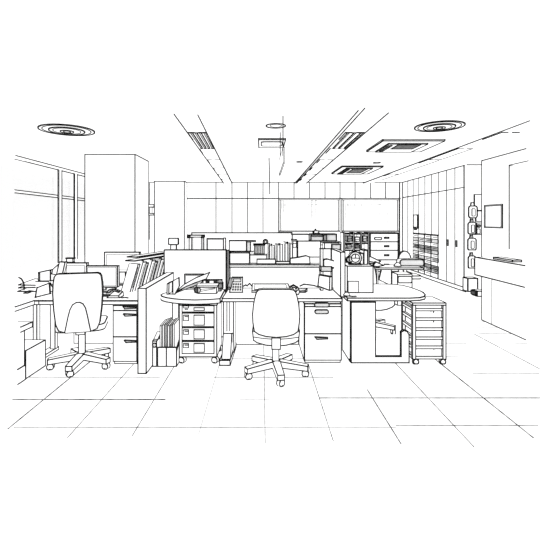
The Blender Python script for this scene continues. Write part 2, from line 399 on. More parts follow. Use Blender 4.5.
# ================================================================== RIGHT CABINET RUN
CX = 4.62
for i in range(9):
    y0, y1 = 9.31 + .449 * i, 9.31 + .449 * (i + 1) - .004
    if i == 0: y0 = 9.305
    kind = 'sorter' if i in (3, 4, 5, 6) else 'plain'
    lab = ('tall white storage cabinet with long door in the right-hand run, %s of the nine' if kind == 'plain' else 'tall white cabinet with grey-shaded document trays below, %s along the right-hand run') % (nth(i, 9) if kind == 'plain' else ORD[i])
    t = thing('storage_cabinet', lab, 'cabinet', (CX + .22, (y0 + y1) / 2, 0), 0, 'cabinets along the right side')
    M().box(CX + .002, CX + .45, y0, y1, 0.102, CEIL - .01, 0).build('cabinet_body', t)
    m = M().box(CX - .018, CX, y0, y1, 2.37, CEIL - .012, 0)
    m.line((CX - .018, y0, 2.37), (CX - .018, y0, CEIL), .8); m.line((CX - .018, y0, CEIL - .012), (CX - .018, y1, CEIL - .012), .8)
    m.line((CX - .018, y0, 2.365), (CX - .018, y1, 2.365), .85); m.build('upper_door', t, clamp='y')
    if kind == 'plain':
        m = M().box(CX - .018, CX, y0, y1, .1, 2.36, 0); m.line((CX - .018, y0, .1), (CX - .018, y0, 2.36), .85)
        if i == 0: m.line((CX - .024, y0, .1), (CX - .024, y0, CEIL - .01), 1.1)
        d = m.build('door', t, clamp='y')
        if i < 2: M().box(CX - .035, CX - .019, y1 - .1, y1 - .06, .99, 1.14, .6).build('handle', d, PALE)
    else:
        m = M().box(CX - .018, CX, y0, y1, 1.23, 2.36, 0); m.line((CX - .018, y0, 1.23), (CX - .018, y0, 2.36), .8); m.line((CX - .018, y0, 1.23), (CX - .018, y1, 1.23), 1.2); m.build('door', t, clamp='y')
        for j in range(11):
            z0 = .12 + j * .1
            m = M().box(CX - .012 - (.02 if (j * 3 + i) % 4 == 0 else 0), CX, y0 + .012, y1 - .012, z0, z0 + .088, 0)
            q = CX - .034
            m.line((q, y0 + .01, z0 + .094), (q, y1 - .01, z0 + .094), .65); m.line((q, y0 + .01, z0), (q, y0 + .01, z0 + .09), .8)
            if (j + i) % 3: m.line((q, y0 + .1, z0 + .05), (q, y1 - .1, z0 + .045), .5)
            m.build('document_tray', t, clamp='y', mat=WHITE if (j * 7 + i * 5) % 5 < 2 else PALE if (j * 7 + i * 5) % 5 < 4 else GREY)  # mixed greys put the sorter's shading into the tray colour
t = thing('hanging_clipboard', 'slim dark-edged clipboard hanging on a cabinet door above the document trays', 'clipboard', (4.58, 12.1, 1.35))
M().box(4.55, 4.57, 12.0, 12.3, 1.37, 1.78, .9).build('board', t); M().box(4.535, 4.549, 12.08, 12.2, 1.33, 1.42, .8).build('clip', t, DARK)

# cases hung on the recess wall, papers, bin
Yc = 9.12
for i, (a, b, c, d) in enumerate(((467, 475.5, 206, 217.8), (466.4, 474.8, 222.3, 234.3), (466.2, 474.4, 238.2, 250.4), (466.6, 474, 255.8, 268.5))):
    t = thing('hanging_case', 'white rounded case with slot window hung on the recess wall, %s' % ('topmost of the four', 'second from the top', 'third from the top', 'lowest of the four')[i], 'case', (X((a + b) / 2, Yc), Yc, Z(d, Yc)), 0, 'cases hung on the recess wall')
    cx, cz, hw, hh = X((a + b) / 2, Yc) + .025, Z((c + d) / 2, Yc), X(b, Yc) / 2 - X(a, Yc) / 2, (Z(c, Yc) - Z(d, Yc)) / 2
    m = M().prism([(cx + u, Yc - .02, cz + v) for u, v in rrect(hw, hh, .05)], (0, .07, 0), 0); m.path([(cx + u, Yc - .021, cz + v) for u, v in rrect(hw, hh, .05)], 1, True); m.build('case_body', t)
    M().prism([(cx + u + .01, Yc - .033, cz + v - .01) for u, v in rrect(hw * .36, hh * .62, .02)], (0, .012, 0), .6).build('slot', t)
    M().cyl((cx - .02, Yc - .03, cz + hh + .002), (cx - .02, Yc - .03, cz + hh + .07), .03, .02, n=12, k=.8).build('knob', t, GREY if i else WHITE)
for i, (a, b, c, d, lab) in enumerate(((474.6, 484, 194.5, 210.3, 'upper blank sheet pinned beside the hanging cases'), (476, 484, 211, 221.3, 'lower blank sheet pinned beside the hanging cases'))):
    tag(M().box(X(a, 9.16), X(b, 9.16), 9.165, 9.18, Z(d, 9.16), Z(c, 9.16), .8).build('notice_sheet', None), lab, 'paper', 'sheets on the recess wall')
t = thing('wall_box', 'small square switch box on the recess wall below the sheets', 'switch box', (X(479, 9.1), 9.12, Z(235, 9.1)))
pbox(M(), 475.5, 481.5, 223, 235, 9.1, 9.18, .8).build('box_body', t); pbox(M(), 477, 480, 229, 234, 9.08, 9.099, .7).build('cover', t); M().cyl((X(478.7, 9.08), 9.07, Z(226, 9.1)), (X(478.7, 9.08), 9.099, Z(226, 9.1)), .03, n=10, k=.8).build('switch', t, GREY)
y = DF(292.2)
pb = M(); pbox(pb, 467.8, 477.5, 278.5, 292, 8.95, 9.15, 1.1); tag(pb.build('waste_bin', None), 'plain rectangular bin on the floor beneath the hanging cases', 'bin')
t = thing('doorstop_box', 'small dark-ended box on the floor beside the rectangular bin', 'box', (X(479, 8.7), 8.7, 0))
M().box(X(476, 8.7), X(485, 8.7), 8.65, 8.85, 0, .12, 1).build('box_body', t); M().box(X(476, 8.7) - .03, X(476, 8.7) - .002, 8.66, 8.84, .02, .11, 1).build('end_cap', t, DARK)

# ================================================================== DESKS
DZ = .72
TZ = .735
def drawer_unit(x0, x1, y0, y1, z1, rows, label, name='drawer_pedestal', handle_z=()):
    t = thing(name, label, 'drawers', ((x0 + x1) / 2, (y0 + y1) / 2, 0))
    m = M(); m.box(x0, x1, y0 + .02, y1, .035, z1, 1); m.build('cabinet_body', t)
    m = M(); m.box(x0 + .01, x1 - .01, y0 + .03, y1 - .03, .0, .033, .7); m.build('plinth', t)
    for (a, b), h in zip(rows, handle_z):
        d = M().box(x0 + .005, x1 - .005, y0, y0 + .018, a, b, .8).build('drawer', t)
        hx0, hx1 = x0 + (x1 - x0) * h[0], x0 + (x1 - x0) * h[1]
        mm = M()
        if h[3] == 'cup': mm.prism([((hx0 + hx1) / 2 + u, y0 - .02, h[2] + v) for u, v in rrect((hx1 - hx0) / 2, .021, .02)], (0, .019, 0), .9); mm.build('handle', d, PALE)
        else: mm.hexa([(hx0, y0 - .025, h[2] + .018), (hx1, y0 - .025, h[2] + .012), (hx1, y0 - .025, h[2]), (hx0 + .02, y0 - .025, h[2] - .006)], [(hx0, y0 - .001, h[2] + .018), (hx1, y0 - .001, h[2] + .012), (hx1, y0 - .001, h[2]), (hx0 + .02, y0 - .001, h[2] - .006)], .9); mm.build('handle', d, PALE)
    return t

# --- middle desk
t = thing('office_desk', 'white straight office desk in the middle behind the centre chair', 'desk', (.2, 5.0, 0))
mx0, mx1 = X(222.2, 4.65), X(342, 4.65)
m = M(); m.prism([(mx0, 4.65, DZ - .035), (mx1, 4.65, DZ - .035), (mx1, 5.36, DZ - .035), (mx0 + .02, 5.36, DZ - .035)], (0, 0, .035), 1); m.build('desktop', t)
m = M(); m.box(mx0 + .03, .47, 5.3, 5.32, .0, DZ - .037, .7); m.build('modesty_panel', t)
m = M()
lx0, lx1 = X(223.5, 4.75), X(233.5, 4.75)
m.prism([(lx0, 4.74, DZ - .037), (lx0, 5.1, DZ - .037), (lx0, 5.1, .05), (lx0, 4.85, .05), (lx0, 4.74, .3)][::-1], (lx1 - lx0, 0, 0), 1, 20)
m.line((X(227, 4.75), 4.74, DZ - .04), (X(227, 4.75), 4.74, .33), .8); m.line((X(229.5, 4.75), 4.74, DZ - .04), (X(229.5, 4.75), 4.74, .33), .7)
lg = m.build('leg', t)
a = X(219.8, 4.55)
M().hexa([(a, 4.53, 0), (a + .115, 4.53, 0), (a + .115, 4.53, .06), (a, 4.53, .06)], [(lx0, 5.2, 0), (lx1, 5.2, 0), (lx1, 5.2, .05), (lx0, 5.2, .05)], 1).build('foot', lg)
M().prism([(lx0, 4.738, .3), (lx0, 4.55, .065), (lx0, 4.84, .065), (lx0, 4.84, .1)], (lx1 - lx0 - .02, 0, 0), .9).build('brace', lg)
drawer_unit(.475, .893, 4.6, 5.2, DZ - .05, ((.643, .668), (.338, .638), (.04, .333)),
            'three-drawer pedestal with cup handles under the right end of the middle desk', handle_z=((.27, .66, .661, 'cup'), (.28, .64, .585, 'cup'), (.28, .62, .285, 'bar')))

# --- round-ended table on the left of the middle desk
t = thing('round_end_table', 'white half-round side table joined to the left of the middle desk', 'table', (-.8, 4.95, 0))
ol = [(-.475, 4.645), (-.6, 4.59), (-.75, 4.57), (-.88, 4.59), (-1.0, 4.64), (-1.1, 4.71), (-1.17, 4.79), (-1.2, 4.88), (-1.19, 4.97), (-1.14, 5.07), (-1.06, 5.17), (-.96, 5.25), (-.475, 5.25)]
m = M(); m.prism([(a, b, DZ - .048) for a, b in ol], (0, 0, .048), 1, 40); m.build('tabletop', t)
m = M(); m.box(X(172.5, 4.95), X(178.6, 4.95), 4.95, 5.03, .0, DZ - .05, .9); m.build('leg', t)
# --- drawer cart beneath it
t = thing('drawer_cart', 'white four-drawer cart on castors under the round-ended table', 'drawers', (-.71, 4.85, 0))
cx0, cx1 = X(179, 4.6), X(216.6, 4.6)
M().box(cx0, cx1, 4.62, 5.1, .07, .652, 1).build('cabinet_body', t)
for a, b in ((312.4, 305.8), (327, 313.2), (340.7, 327.8), (354, 341.6)):
    z0, z1 = Z(a, 4.6), Z(b, 4.6)
    d = M().box(cx0 + .035, cx1 - .03, 4.6, 4.618, z0 + .006, z1, .8).build('drawer', t)
    M().box(X(194, 4.59), X(204.3, 4.59), 4.588, 4.599, z0 + .025, z1 - .02, .8).build('label_window', d)
    m = M().box(X(183.5, 4.59), X(188.5, 4.59), 4.588, 4.599, z0 + .075, z1 - .02, .7); m.line((X(185, 4.58), 4.587, z1 - .035), (X(187.5, 4.58), 4.587, z1 - .035), .9); m.build('handle', d)
for px in (182.5, 215.3):
    for yy in (4.63, 5.05):
        x = X(px, 4.63); M().cyl((x - .008, yy - .02, .034), (x + .008, yy + .02, .034), .034, n=14, k=.9).build('castor', t, WHITE)
# --- right table
t = thing('peninsula_table', 'white round-ended table with cut-out end board at the right of the middle desk', 'table', (1.35, 5.0, 0))
ol = [(.96, 4.6), (1.66, 4.6), (1.78, 4.63), (1.86, 4.7), (1.91, 4.8), (1.94, 4.93), (1.95, 5.05), (1.94, 5.2), (1.92, 5.35), (1.88, 5.48), (1.8, 5.56), (1.68, 5.6), (.96, 5.62)]
m = M(); m.prism([(a, b, TZ - .03) for a, b in ol], (0, 0, .03), 1.1, 40); m.build('tabletop', t)
y = 4.61
out = [(351.3, 302.3), (375.5, 302.3), (375.5, 356.6), (401.2, 356.6), (401.2, 332), (404, 330.6), (407, 331.5), (409, 335), (409, 363.2), (351.3, 363.2)]
m = M(); m.prism([(X(a, y), y, Z(b, y)) for a, b in out], (0, .03, 0), 1, 35); m.build('end_board', t)
m = M(); m.box(1.0, 1.02, 4.645, 5.08, .0, TZ - .032, 1); m.build('side_panel', t)
for a in (354, 407): M().box(X(a, y) - .03, X(a, y) + .02, y + .035, y + .09, 0, .02, 1).build('foot', t, DARK)
# --- open cart on the right
t = thing('tray_cart', 'open white tray cart on castors at the right end of the desks', 'cart', (1.86, 4.74, 0))
ax0, ax1, ay0, ay1 = 1.679, 2.05, 4.57, 4.93
for xx in (ax0, ax1 - .033):
    for yy in (ay0, ay1 - .03): M().box(xx, xx + .033, yy, yy + .03, .06, .66, .9).build('post', t)
m = M(); m.box(ax0, ax1, ay0, ay1, .662, .686, .95); m.build('top', t)
for a, b in ((311, 308.6), (320.6, 318), (330.7, 328), (339.6, 337.2), (349, 346.2), (359.2, 356.6)):
    m = M().box(ax0 + .035, ax1 - .035, ay0 + .01, ay1 - .032, Z(a, 4.57), Z(b, 4.57), 0)
    for e in (a, b): m.line((ax0 + .035, ay0 + .01, Z(e, 4.57)), (ax1 - .035, ay0 + .01, Z(e, 4.57)), .85)
    m.box(ax0 + .004, ax0 + .03, ay0 + .032, ay1 - .032, Z(a, 4.57), Z(b, 4.57), .8); m.build('shelf', t)
m = M(); m.box(ax0 + .034, ax1 - .034, ay1 - .02, ay1 - .012, .1, .68, 0); m.build('back_panel', t)
for xx in (ax0 + .04, ax1 - .03):
    for yy in (ay0 + .02, ay1 - .04): M().cyl((xx, yy - .015, .029), (xx, yy + .015, .029), .029, n=14, k=1).build('castor', t)

# --- left L-shaped desk
t = thing('corner_desk', 'white L-shaped desk under the windows at the left', 'desk', (-2.2, 5.0, 0))
ol = [(-2.52, 4.54), (-1.31, 4.54), (-1.31, 6.0), (-3.4, 6.0), (-3.4, 4.18), (-2.53, 4.18)]
m = M(); m.prism([(a, b, DZ - .045) for a, b in ol], (0, 0, .045), 0)
for z in (DZ, DZ - .045, ):
    m.line((-2.52, 4.54, z), (-1.31, 4.54, z), .95); m.line((-2.52, 4.54, z), (-2.53, 4.2, z), .95)
m.line((-2.52, 4.54, DZ - .012), (-1.31, 4.54, DZ - .012), .5); m.line((-2.52, 4.54, DZ), (-2.52, 4.54, DZ - .045), .9); m.line((-2.47, 4.54, DZ), (-2.47, 4.54, DZ - .045), .8)
m.build('desktop', t)
m = M(); m.box(X(33.3, 4.6), X(36.8, 4.6), 4.6, 4.66, 0, DZ - .047, .8); m.build('leg', t)
m = M(); m.box(X(50.4, 5.0), X(55, 5.0), 5.0, 5.06, .04, DZ - .047, .8); l2 = m.build('leg', t)
m = M(); m.box(X(49.5, 5.0) - .03, X(54.5, 5.0), 4.75, 5.1, 0, .038, .8); m.build('foot', l2)
m = M(); m.box(X(74, 5.35), -1.69, 5.35, 5.37, 0, DZ - .047, .6); m.build('modesty_panel', t)
drawer_unit(X(112.8, 4.56), X(137.2, 4.56), 4.56, 5.2, DZ - .06, ((.607, .658), (.315, .602), (.04, .31)),
            'three-drawer pedestal with bar handles under the left desk beside the divider', handle_z=((.45, .97, .634, 'bar'), (.46, .95, .553, 'bar'), (.5, .98, .26, 'bar')))
m = M(); m.box(-1.297, -1.212, 4.29, 5.6, 0, .895, 1)
tag(m.build('desk_divider', None), 'low white panel divider between the left desk and the round-ended table', 'divider')

# --- partitions
pt = M(); pt.box(X(164.3, 5.64), X(226, 5.64), 5.64, 5.7, 0, Z(250, 5.64), 1)
tag(pt.build('partition_panel', None), 'wide white desk partition standing behind the round-ended table', 'partition')
t = thing('partition_post', 'dark upright post at the right end of the desk partition', 'post', (X(228, 5.33), 5.36, 0))
M().box(X(226.6, 5.6), X(229.0, 5.6), 5.645, 5.69, 0, Z(250.5, 5.6), .7).build('post_body', t, GREY)
M().box(X(223.7, 5.75), X(225.7, 5.75), 5.73, 5.77, 0, Z(238, 5.75), .8).build('rail', t)
pt = M(); pt.box(X(191.8, 7.3), X(292, 7.3), 7.3, 7.36, 0, Z(232.8, 7.3), 1)
tag(pt.build('partition_panel', None), 'long pale partition in the second row, just below the back wall panels', 'partition')
pt = M(); pt.box(.905, .955, 4.72, 5.3, DZ + .002, 1.24, 1)
tag(pt.build('partition_panel', None), 'upright white panel on the desk beside the file organiser', 'partition')

# --- desk shelf
t = thing('desk_shelf', 'white desktop shelf with grey front edge along the back of the middle desk', 'shelf', (.16, 5.55, DZ))
sx0, sx1 = X(229.5, 5.42), X(321, 5.42)
M().box(sx0, sx1, 5.42, 5.78, Z(267.5, 5.42), Z(264.6, 5.42), .7).build('shelf_board', t, PALE)
M().box(sx0, sx1, 5.6, 5.62, DZ - .3, Z(267.8, 5.42), .5).build('back_panel', t)
for xx in (sx0 + .005, sx1 - .04): M().box(xx, xx + .03, 5.64, 5.76, 0, Z(267.8, 5.42), .7).build('support', t)
SZ = Z(264.6, 5.42) + .004

# ================================================================== CHAIRS
def make_chair(cx, cy, yaw, base_rot, style, label, group=None, name='office_chair'):
    t = thing(name, label, 'chair', (cx, cy, 0), yaw, group)
    T = MW[t]
    B = T @ Matrix.Rotation(base_rot - yaw, 4, 'Z')
    def mk(): return M(T)
    y0 = -.25
    if style == 'small':
        pts = [(.13 * math.cos(PI * i / 12), .78 + .18 * math.sin(PI * i / 12)) for i in range(13)] + [(-.13, .62), (.13, .62)]
        mk().prism([(a, y0, b) for a, b in pts], (0, .05, 0), 1, 60).build('backrest', t)
        mk().box(-.03, .03, y0 + .06, y0 + .08, .44, .66, .7).build('back_bracket', t)
        mk().prism([(a, .02 + b, .43) for a, b in rrect(.2, .2, .08)], (0, 0, .06), 1, 60).build('seat', t)
    elif style == 'tall':
        hw = [(.12, .44), (.185, .465), (.212, .53), (.23, .68), (.24, .85), (.236, .95), (.226, 1.02), (.212, 1.043), (.19, 1.052)]
        pts = [(a, b) for a, b in hw] + [(-a, b) for a, b in hw[::-1]]
        mk().prism([(a, y0 + .0, b) for a, b in pts], (0, .055, 0), 1.1, 60).build('backrest', t)
        ar = [(-.125, .445), (-.11, .52), (-.095, .6), (-.075, .68), (-.05, .73), (-.015, .752), (.02, .752), (.05, .735), (.075, .69), (.095, .6), (.11, .52), (.125, .445)]
        m = mk(); m.prism([(a, y0 - .012, b) for a, b in ar], (0, .012, 0), 0); m.path([(a, y0 - .012, b) for a, b in ar], 1); m.build('back_plate', t)
        mk().prism([(a, .05 + b, .425) for a, b in rrect(.245, .23, .1)], (0, 0, .06), 1, 60).build('seat', t)
        mk().prism([(-.045, -.1, .424), (.045, -.1, .424), (.03, .1, .424), (-.03, .1, .424)], (0, 0, -.05), .8).build('seat_mount', t)
    else:
        hw = [(.0, .456), (.1, .465), (.17, .485), (.214, .515), (.228, .6), (.232, .68), (.222, .78), (.205, .86), (.192, .9), (.17, .922), (.13, .928)]
        pts = [(a, b) for a, b in hw] + [(-a, b) for a, b in hw[:0:-1]]
        mk().prism([(a, y0, b) for a, b in pts], (0, .06, 0), 1.1, 60).build('backrest', t)
        sh = [(0, .352), (.1, .36), (.19, .385), (.225, .41), (.235, .5), (-.235, .5), (-.225, .41), (-.19, .385), (-.1, .36)]
        m = mk(); m.prism([(a, -.185, b) for a, b in sh], (0, .42, 0), 1, 45)
        for dz in (.44, ): m.path([(a, -.187, dz + .02 * (a / .22) ** 2 - .02) for a in (-.22, -.12, -.05)], .7); m.path([(a, -.187, dz + .02 * (a / .22) ** 2 - .02) for a in (.05, .12, .22)], .7)
        m.build('seat', t)
        mk().box(-.042, .042, -.268, -.188, .345, .455, .9).build('back_bracket', t)
    m = mk(); m.cyl((0, 0, .13), (0, 0, .375 if style == 'tall' else .35), .03, n=14, k=.9); m.build('gas_lift', t)
    m = mk(); m.cyl((0, 0, .075), (0, 0, .129), .042, n=14, k=.8); m.build('hub', t)
    for i in range(5):
        R = B @ Matrix.Rotation(2 * PI * i / 5, 4, 'Z')
        m = M(R); w0, w1 = .04, .033
        m.hexa([(.04, -w0, .085), (.04, w0, .085), (.04, w0, .15), (.04, -w0, .15)], [(.335, -w1, .066), (.335, w1, .066), (.335, w1, .115), (.335, -w1, .115)], .9)
        lg = m.build('leg', t)
        m = M(R @ Matrix.Translation((.31, 0, 0)) @ Matrix.Rotation(.6 + i, 4, 'Z'))
        m.cyl((-.02, 0, .034), (.02, 0, .034), .034, n=14, k=.9); m.build('castor', lg)
    return t
make_chair(-1.985, 4.52, math.radians(15), math.radians(-88), 'tall', 'white office chair with tall tapered back at the left desk', 'office chairs')
make_chair(.143, 4.28, math.radians(-1), math.radians(-83), 'low', 'white office chair with rounded back in the centre before the middle desk', 'office chairs')
make_chair(X(371, 5.95), 5.95, math.radians(200), math.radians(-28), 'low', 'white office chair half hidden behind the table with cut-out end board', 'office chairs')
make_chair(X(411.5, 8.3), 8.5, math.radians(180), math.radians(-60), 'small', 'distant white office chair behind the far desk near the document trays', 'office chairs')

# ================================================================== THINGS ON THE LEFT
# row of files leaning behind the divider
P0 = Vector((-1.615, 5.0, DZ + .008)); P1 = Vector((-1.335, 5.82, DZ)); dr = (P1 - P0); L = dr.length; dr.normalize(); nr = Vector((-dr.y, dr.x, 0))
nf = 12; pos = 0
wd = [.05, .035, .06, .04, .05, .062, .045, .055, .06, .05, .07, .06]; sc = L / sum(wd)
for i in range(nf):
    w = wd[i] * sc; h = .33 + .02 * ((i * 5) % 3) - .0 * i; a = P0 + dr * pos; lean = dr * (.47 * h)
    m = M(); q = a + dr * (w * .84)
    up = Vector((0, 0, h))
    m.hexa([a, q, q + up + lean, a + up + lean], [a + nr * .13, q + nr * .13, q + up + lean + nr * .13, a + up + lean + nr * .13], 0)
    ins = dr * .0065; fr = -nr * .003; lo_ = Vector((0, 0, .007))
    m.path([a + ins + up + lean + fr - lo_, q - ins + up + lean + fr - lo_, q - ins + fr + lo_], .8)
    if i == 0: m.line(a + ins + fr + lo_, a + ins + up + lean + fr - lo_, .8)
    m.line(a + ins + up + lean, a + ins + up + lean + nr * .12, .8); m.line(q - ins + up + lean, q - ins + up + lean + nr * .12, .8)
    if i == 0: m.line(a + nr * .125 + ins + lo_, a + nr * .125 + ins + up + lean, .85)
    if i % 3 != 1: c = a + dr * (w * .45) - nr * .002; m.line(c + up * .15 + lean * .15, c + up * .9 + lean * .9, .4)
    tag(m.build('file_folder', None, PALE if i in (3, 6, 7) else WHITE), 'upright file leaning in the row behind the low divider, %s from the left' % ORD[i], 'file', 'files leaning behind the low divider')
    pos += w
for i, (dz, s, lab) in enumerate(((.37, .0, 'lower of the two thin folders lying across the leaning files'), (.415, .03, 'upper of the two thin folders lying across the leaning files'))):
    b = P0 + dr * (.1 + s) + Vector((0, 0, dz)); e = P0 + dr * (.92 + s) + Vector((0, 0, dz + .005))
    m = M(); m.hexa([b, e, e + Vector((0, 0, .02)), b + Vector((0, 0, .008))], [b + nr * .13, e + nr * .13, e + nr * .13 + Vector((0, 0, .02)), b + nr * .13 + Vector((0, 0, .008))], 1.1)
    tag(m.build('thin_folder', None), lab, 'folder', 'folders on top of the leaning files')

def monitor(px0, px1, py0, py1, Y, label, zbase=DZ, thick=.05, bez=1.2, yaw=0, stand=True):
    cx = X((px0 + px1) / 2, Y); w = (px1 - px0) * Y / F / 2; z1, z0 = Z(py0, Y), Z(py1, Y)
    t = thing('computer_monitor', label, 'monitor', (cx, Y, zbase), yaw, 'computer monitors')
    T = MW[t] @ Matrix.Translation((0, 0, -zbase))
    z0 = max(z0, zbase + .03)
    M(T).box(-w, w, 0, thick, z0, z1, 1).build('housing', t)
    b = bez * Y / F
    M(T).box(-w + b, w - b, -.006, -.0005, z0 + b, z1 - b, .4).build('screen', t)
    if stand:
        M(T).box(-.04, .04, thick * .3, thick * .9, zbase + .02, z0 - .001, .8).build('neck', t)
        M(T).box(-.12, .12, -.06, .16, zbase + .002, zbase + .02, .8).build('stand_base', t)
    return t
monitor(86.5, 117.5, 266, 287, 5.1, 'white desktop monitor on the left desk right of the tall-backed chair', bez=1.4)
monitor(64.5, 86.8, 263, 283, 5.5, 'flat monitor on the left desk mostly hidden behind the tall-backed chair', bez=2.4)
# second monitor row behind
monitor(104.5, 139.5, 252.3, 272, 5.62, 'large round-cornered monitor standing behind the others on the left desk', bez=2.2)
# keyboard, telephone on the left desk
t = thing('keyboard', 'slim keyboard in front of the white desktop monitor', 'keyboard', (X(107, 4.85), 4.85, DZ))
M().box(X(99, 4.85), X(114, 4.85), 4.75, 4.9, DZ + .002, DZ + .018, .8).build('key_tray', t)
M().box(X(100.5, 4.85), X(112.5, 4.85), 4.77, 4.88, DZ + .0185, DZ + .026, .6).build('keys', t, PALE)
t = thing('telephone', 'small corded telephone on the left desk beside the leaning files', 'telephone', (X(117, 4.72), 4.72, DZ))
x = X(116, 4.72)
M().hexa([(x - .08, 4.66, DZ + .002), (x + .06, 4.66, DZ + .002), (x + .05, 4.66, DZ + .03), (x - .06, 4.66, DZ + .03)], [(x - .07, 4.8, DZ + .002), (x + .06, 4.8, DZ + .002), (x + .05, 4.8, DZ + .055), (x - .05, 4.8, DZ + .055)], .9).build('phone_body', t)
m = M(); m.prism([(x - .05 + u, 4.7, DZ + .075 + v) for u, v in ((-.05, -.02), (-.03, .012), (.0, .02), (.05, .018), (.09, .0), (.085, -.014), (.05, .0), (.0, .003), (-.025, -.018))], (0, .04, 0), .9); m.build('handset', t, PALE)
m = M(); m.tube([(x + .06, 4.7, DZ + .006), (x + .09, 4.66, DZ + .006), (x + .13, 4.68, DZ + .006), (x + .16, 4.65, DZ + .006)], .006); m.path([(x + .06, 4.7, DZ + .008), (x + .09, 4.66, DZ + .008), (x + .13, 4.68, DZ + .008), (x + .16, 4.65, DZ + .008)], 1); m.build('cord', t, DARK)
# cup and paper holder near the windows
t = thing('small_box', 'small square box standing on the monitor behind the tall-backed chair', 'box', (X(69.5, 5.26), 5.28, Z(263, 5.26)))
pbox(M(), 66.5, 73, 258.6, 262.6, 5.255, 5.295, .9).build('box_body', t); pbox(M(), 65.8, 73.6, 258, 258.6, 5.25, 5.298, .7).build('lid', t)
t = thing('document_holder', 'slanted document holder on the left desk beside the monitor behind the chair', 'document holder', (X(60, 5.2), 5.25, DZ))
m = M(); m.prism([(X(a, 5.2), 5.2, Z(b, 5.2)) for a, b in ((56.5, 275), (59.5, 262), (65, 262.3), (62, 276))], (0, .05, 0), .9); m.build('holder_plate', t)
m = M(); m.prism([(X(a, 5.2), 5.21, Z(b, 5.2)) for a, b in ((51.5, 274), (52.3, 269.5), (58, 264.5), (57, 275))], (0, .04, 0), .9); m.build('side_wing', t)
M().box(X(55, 5.2), X(64, 5.2), 5.15, 5.3, DZ + .002, DZ + .02, .7).build('stand_base', t)
M().box(X(59, 5.2), X(61, 5.2), 5.255, 5.29, DZ + .02, Z(268, 5.2), .6).build('stem', t)
# books and papers on the return
t = thing('ring_binder', 'pale ring binder lying on the left desk near the windows', 'binder', (X(45, 5.3), 5.4, DZ))
m = M(); m.hexa([(X(38.6, 5.2), 5.2, DZ + .12), (X(50.4, 5.2), 5.2, DZ + .12), (X(50.4, 5.2), 5.2, Z(270, 5.2)), (X(38.6, 5.2), 5.2, Z(272.5, 5.2))],
       [(X(38.6, 5.2), 5.4, DZ + .12), (X(50.4, 5.2), 5.4, DZ + .12), (X(50.4, 5.2), 5.4, Z(270, 5.2)), (X(38.6, 5.2), 5.4, Z(272.5, 5.2))], 1); m.build('cover', t)
m = M(); m.box(X(38.9, 5.2), X(40, 5.2), 5.19, 5.199, DZ + .13, Z(273.3, 5.2), .7); m.build('spine', t)
m = M(); m.box(X(37.5, 5.2), X(50.4, 5.2), 5.16, 5.5, DZ + .002, DZ + .118, .0); m.line((X(37.5, 5.2), 5.16, DZ + .118), (X(50.4, 5.2), 5.16, DZ + .118), .8); m.build('page_block', t)
def sheet(name, pts, label, th=.006, k=.9, cat='paper', group=None):
    m = M(); m.prism(pts, (0, 0, th), k); return tag(m.build(name, None), label, cat, group)
for i, (z, pts, lab) in enumerate((
        (DZ + .003, [(18, 292), (36, 285.5), (52, 286.5), (40, 292)], 'lowest sheet of the papers spread on the left desk by the windows'),
        (DZ + .014, [(18.6, 288.5), (36, 282.6), (50, 283), (36, 288)], 'middle sheet of the papers spread on the left desk by the windows'),
        (DZ + .03, [(18.5, 285.5), (35, 279.5), (52, 281.5), (44, 286)], 'topmost sheet of the papers spread on the left desk by the windows'))):
    sheet('paper_sheet', [(X(a, DF(b, z)), DF(b, z), z) for a, b in pts], lab, .008, 1, 'paper', 'papers spread by the windows')
y = 4.62
t = thing('desk_calendar', 'tilted tent calendar with blank face on the left desk', 'calendar', (X(42, y), y, DZ))
q = [(X(34.2, y), y + .06, Z(288.6, y)), (X(46.4, y), y + .06, Z(284, y)), (X(50.8, y), y - .02, Z(293.3, y)), (X(37.3, y), y - .04, Z(297.2, y))]
m = M(); m.hexa(q, [(a, b + .012, c) for a, b, c in q], 1.1); m.build('calendar_face', t)
q2 = [(X(34.2, y), y + .075, Z(288.6, y)), (X(46.4, y), y + .075, Z(284, y)), (X(49, y), y + .14, Z(293, y)), (X(30.5, y), y + .12, Z(296.5, y))]
m = M(); m.hexa(q2, [(a, b + .008, c) for a, b, c in q2], .9); m.build('calendar_back', t)
m = M(); m.prism([(X(a, 4.75), 4.7, Z(b, 4.75)) for a, b in ((26.5, 292.4), (30, 290.6), (33, 291), (30, 293))], (0, .04, 0), 1)
tag(m.build('eraser', None, PALE), 'little dark scrap beside the tent calendar on the left desk', 'eraser')
m = M(); pts = [(X(a, 5.0), 5.0, Z(b, 5.0)) for a, b in ((19, 277.5), (21.5, 279), (23, 281.5), (24, 284.5), (24, 290))]; m.tube(pts, .006); m.path(pts, 1); tag(m.build('bent_wire', None, DARK), 'bent wire rising from the papers at the far left', 'wire')
# low cabinet and box on the floor at far left
t = thing('low_cabinet', 'low white cabinet with overhanging top at the far left edge', 'cabinet', (-2.7, 4.03, 0))
m = M(); m.box(-3.1, -2.39, 3.94, 4.12, .152, .53, 0); m.line((-2.39, 4.12, .152), (-2.39, 4.12, .53), 1); m.build('cabinet_body', t)
m = M(); m.box(-3.1, -2.32, 3.9, 4.14, .532, .58, 0)
for z in (.532, .58): m.line((-2.32, 4.14, z), (-2.32, 3.94, z), 1)
m.line((-2.32, 4.14, .532), (-2.32, 4.14, .58), 1.3); m.line((-2.32, 4.14, .58), (-2.46, 4.14, .58), .9); m.build('top', t)
m = M(); m.box(-3.1, -2.385, 3.9, 4.13, 0, .15, 0)
for z in (0.002, .15): m.line((-2.385, 4.13, z), (-2.385, 4.0, z), 1)
m.line((-2.385, 4.13, 0), (-2.385, 4.13, .15), 1); m.build('plinth', t)
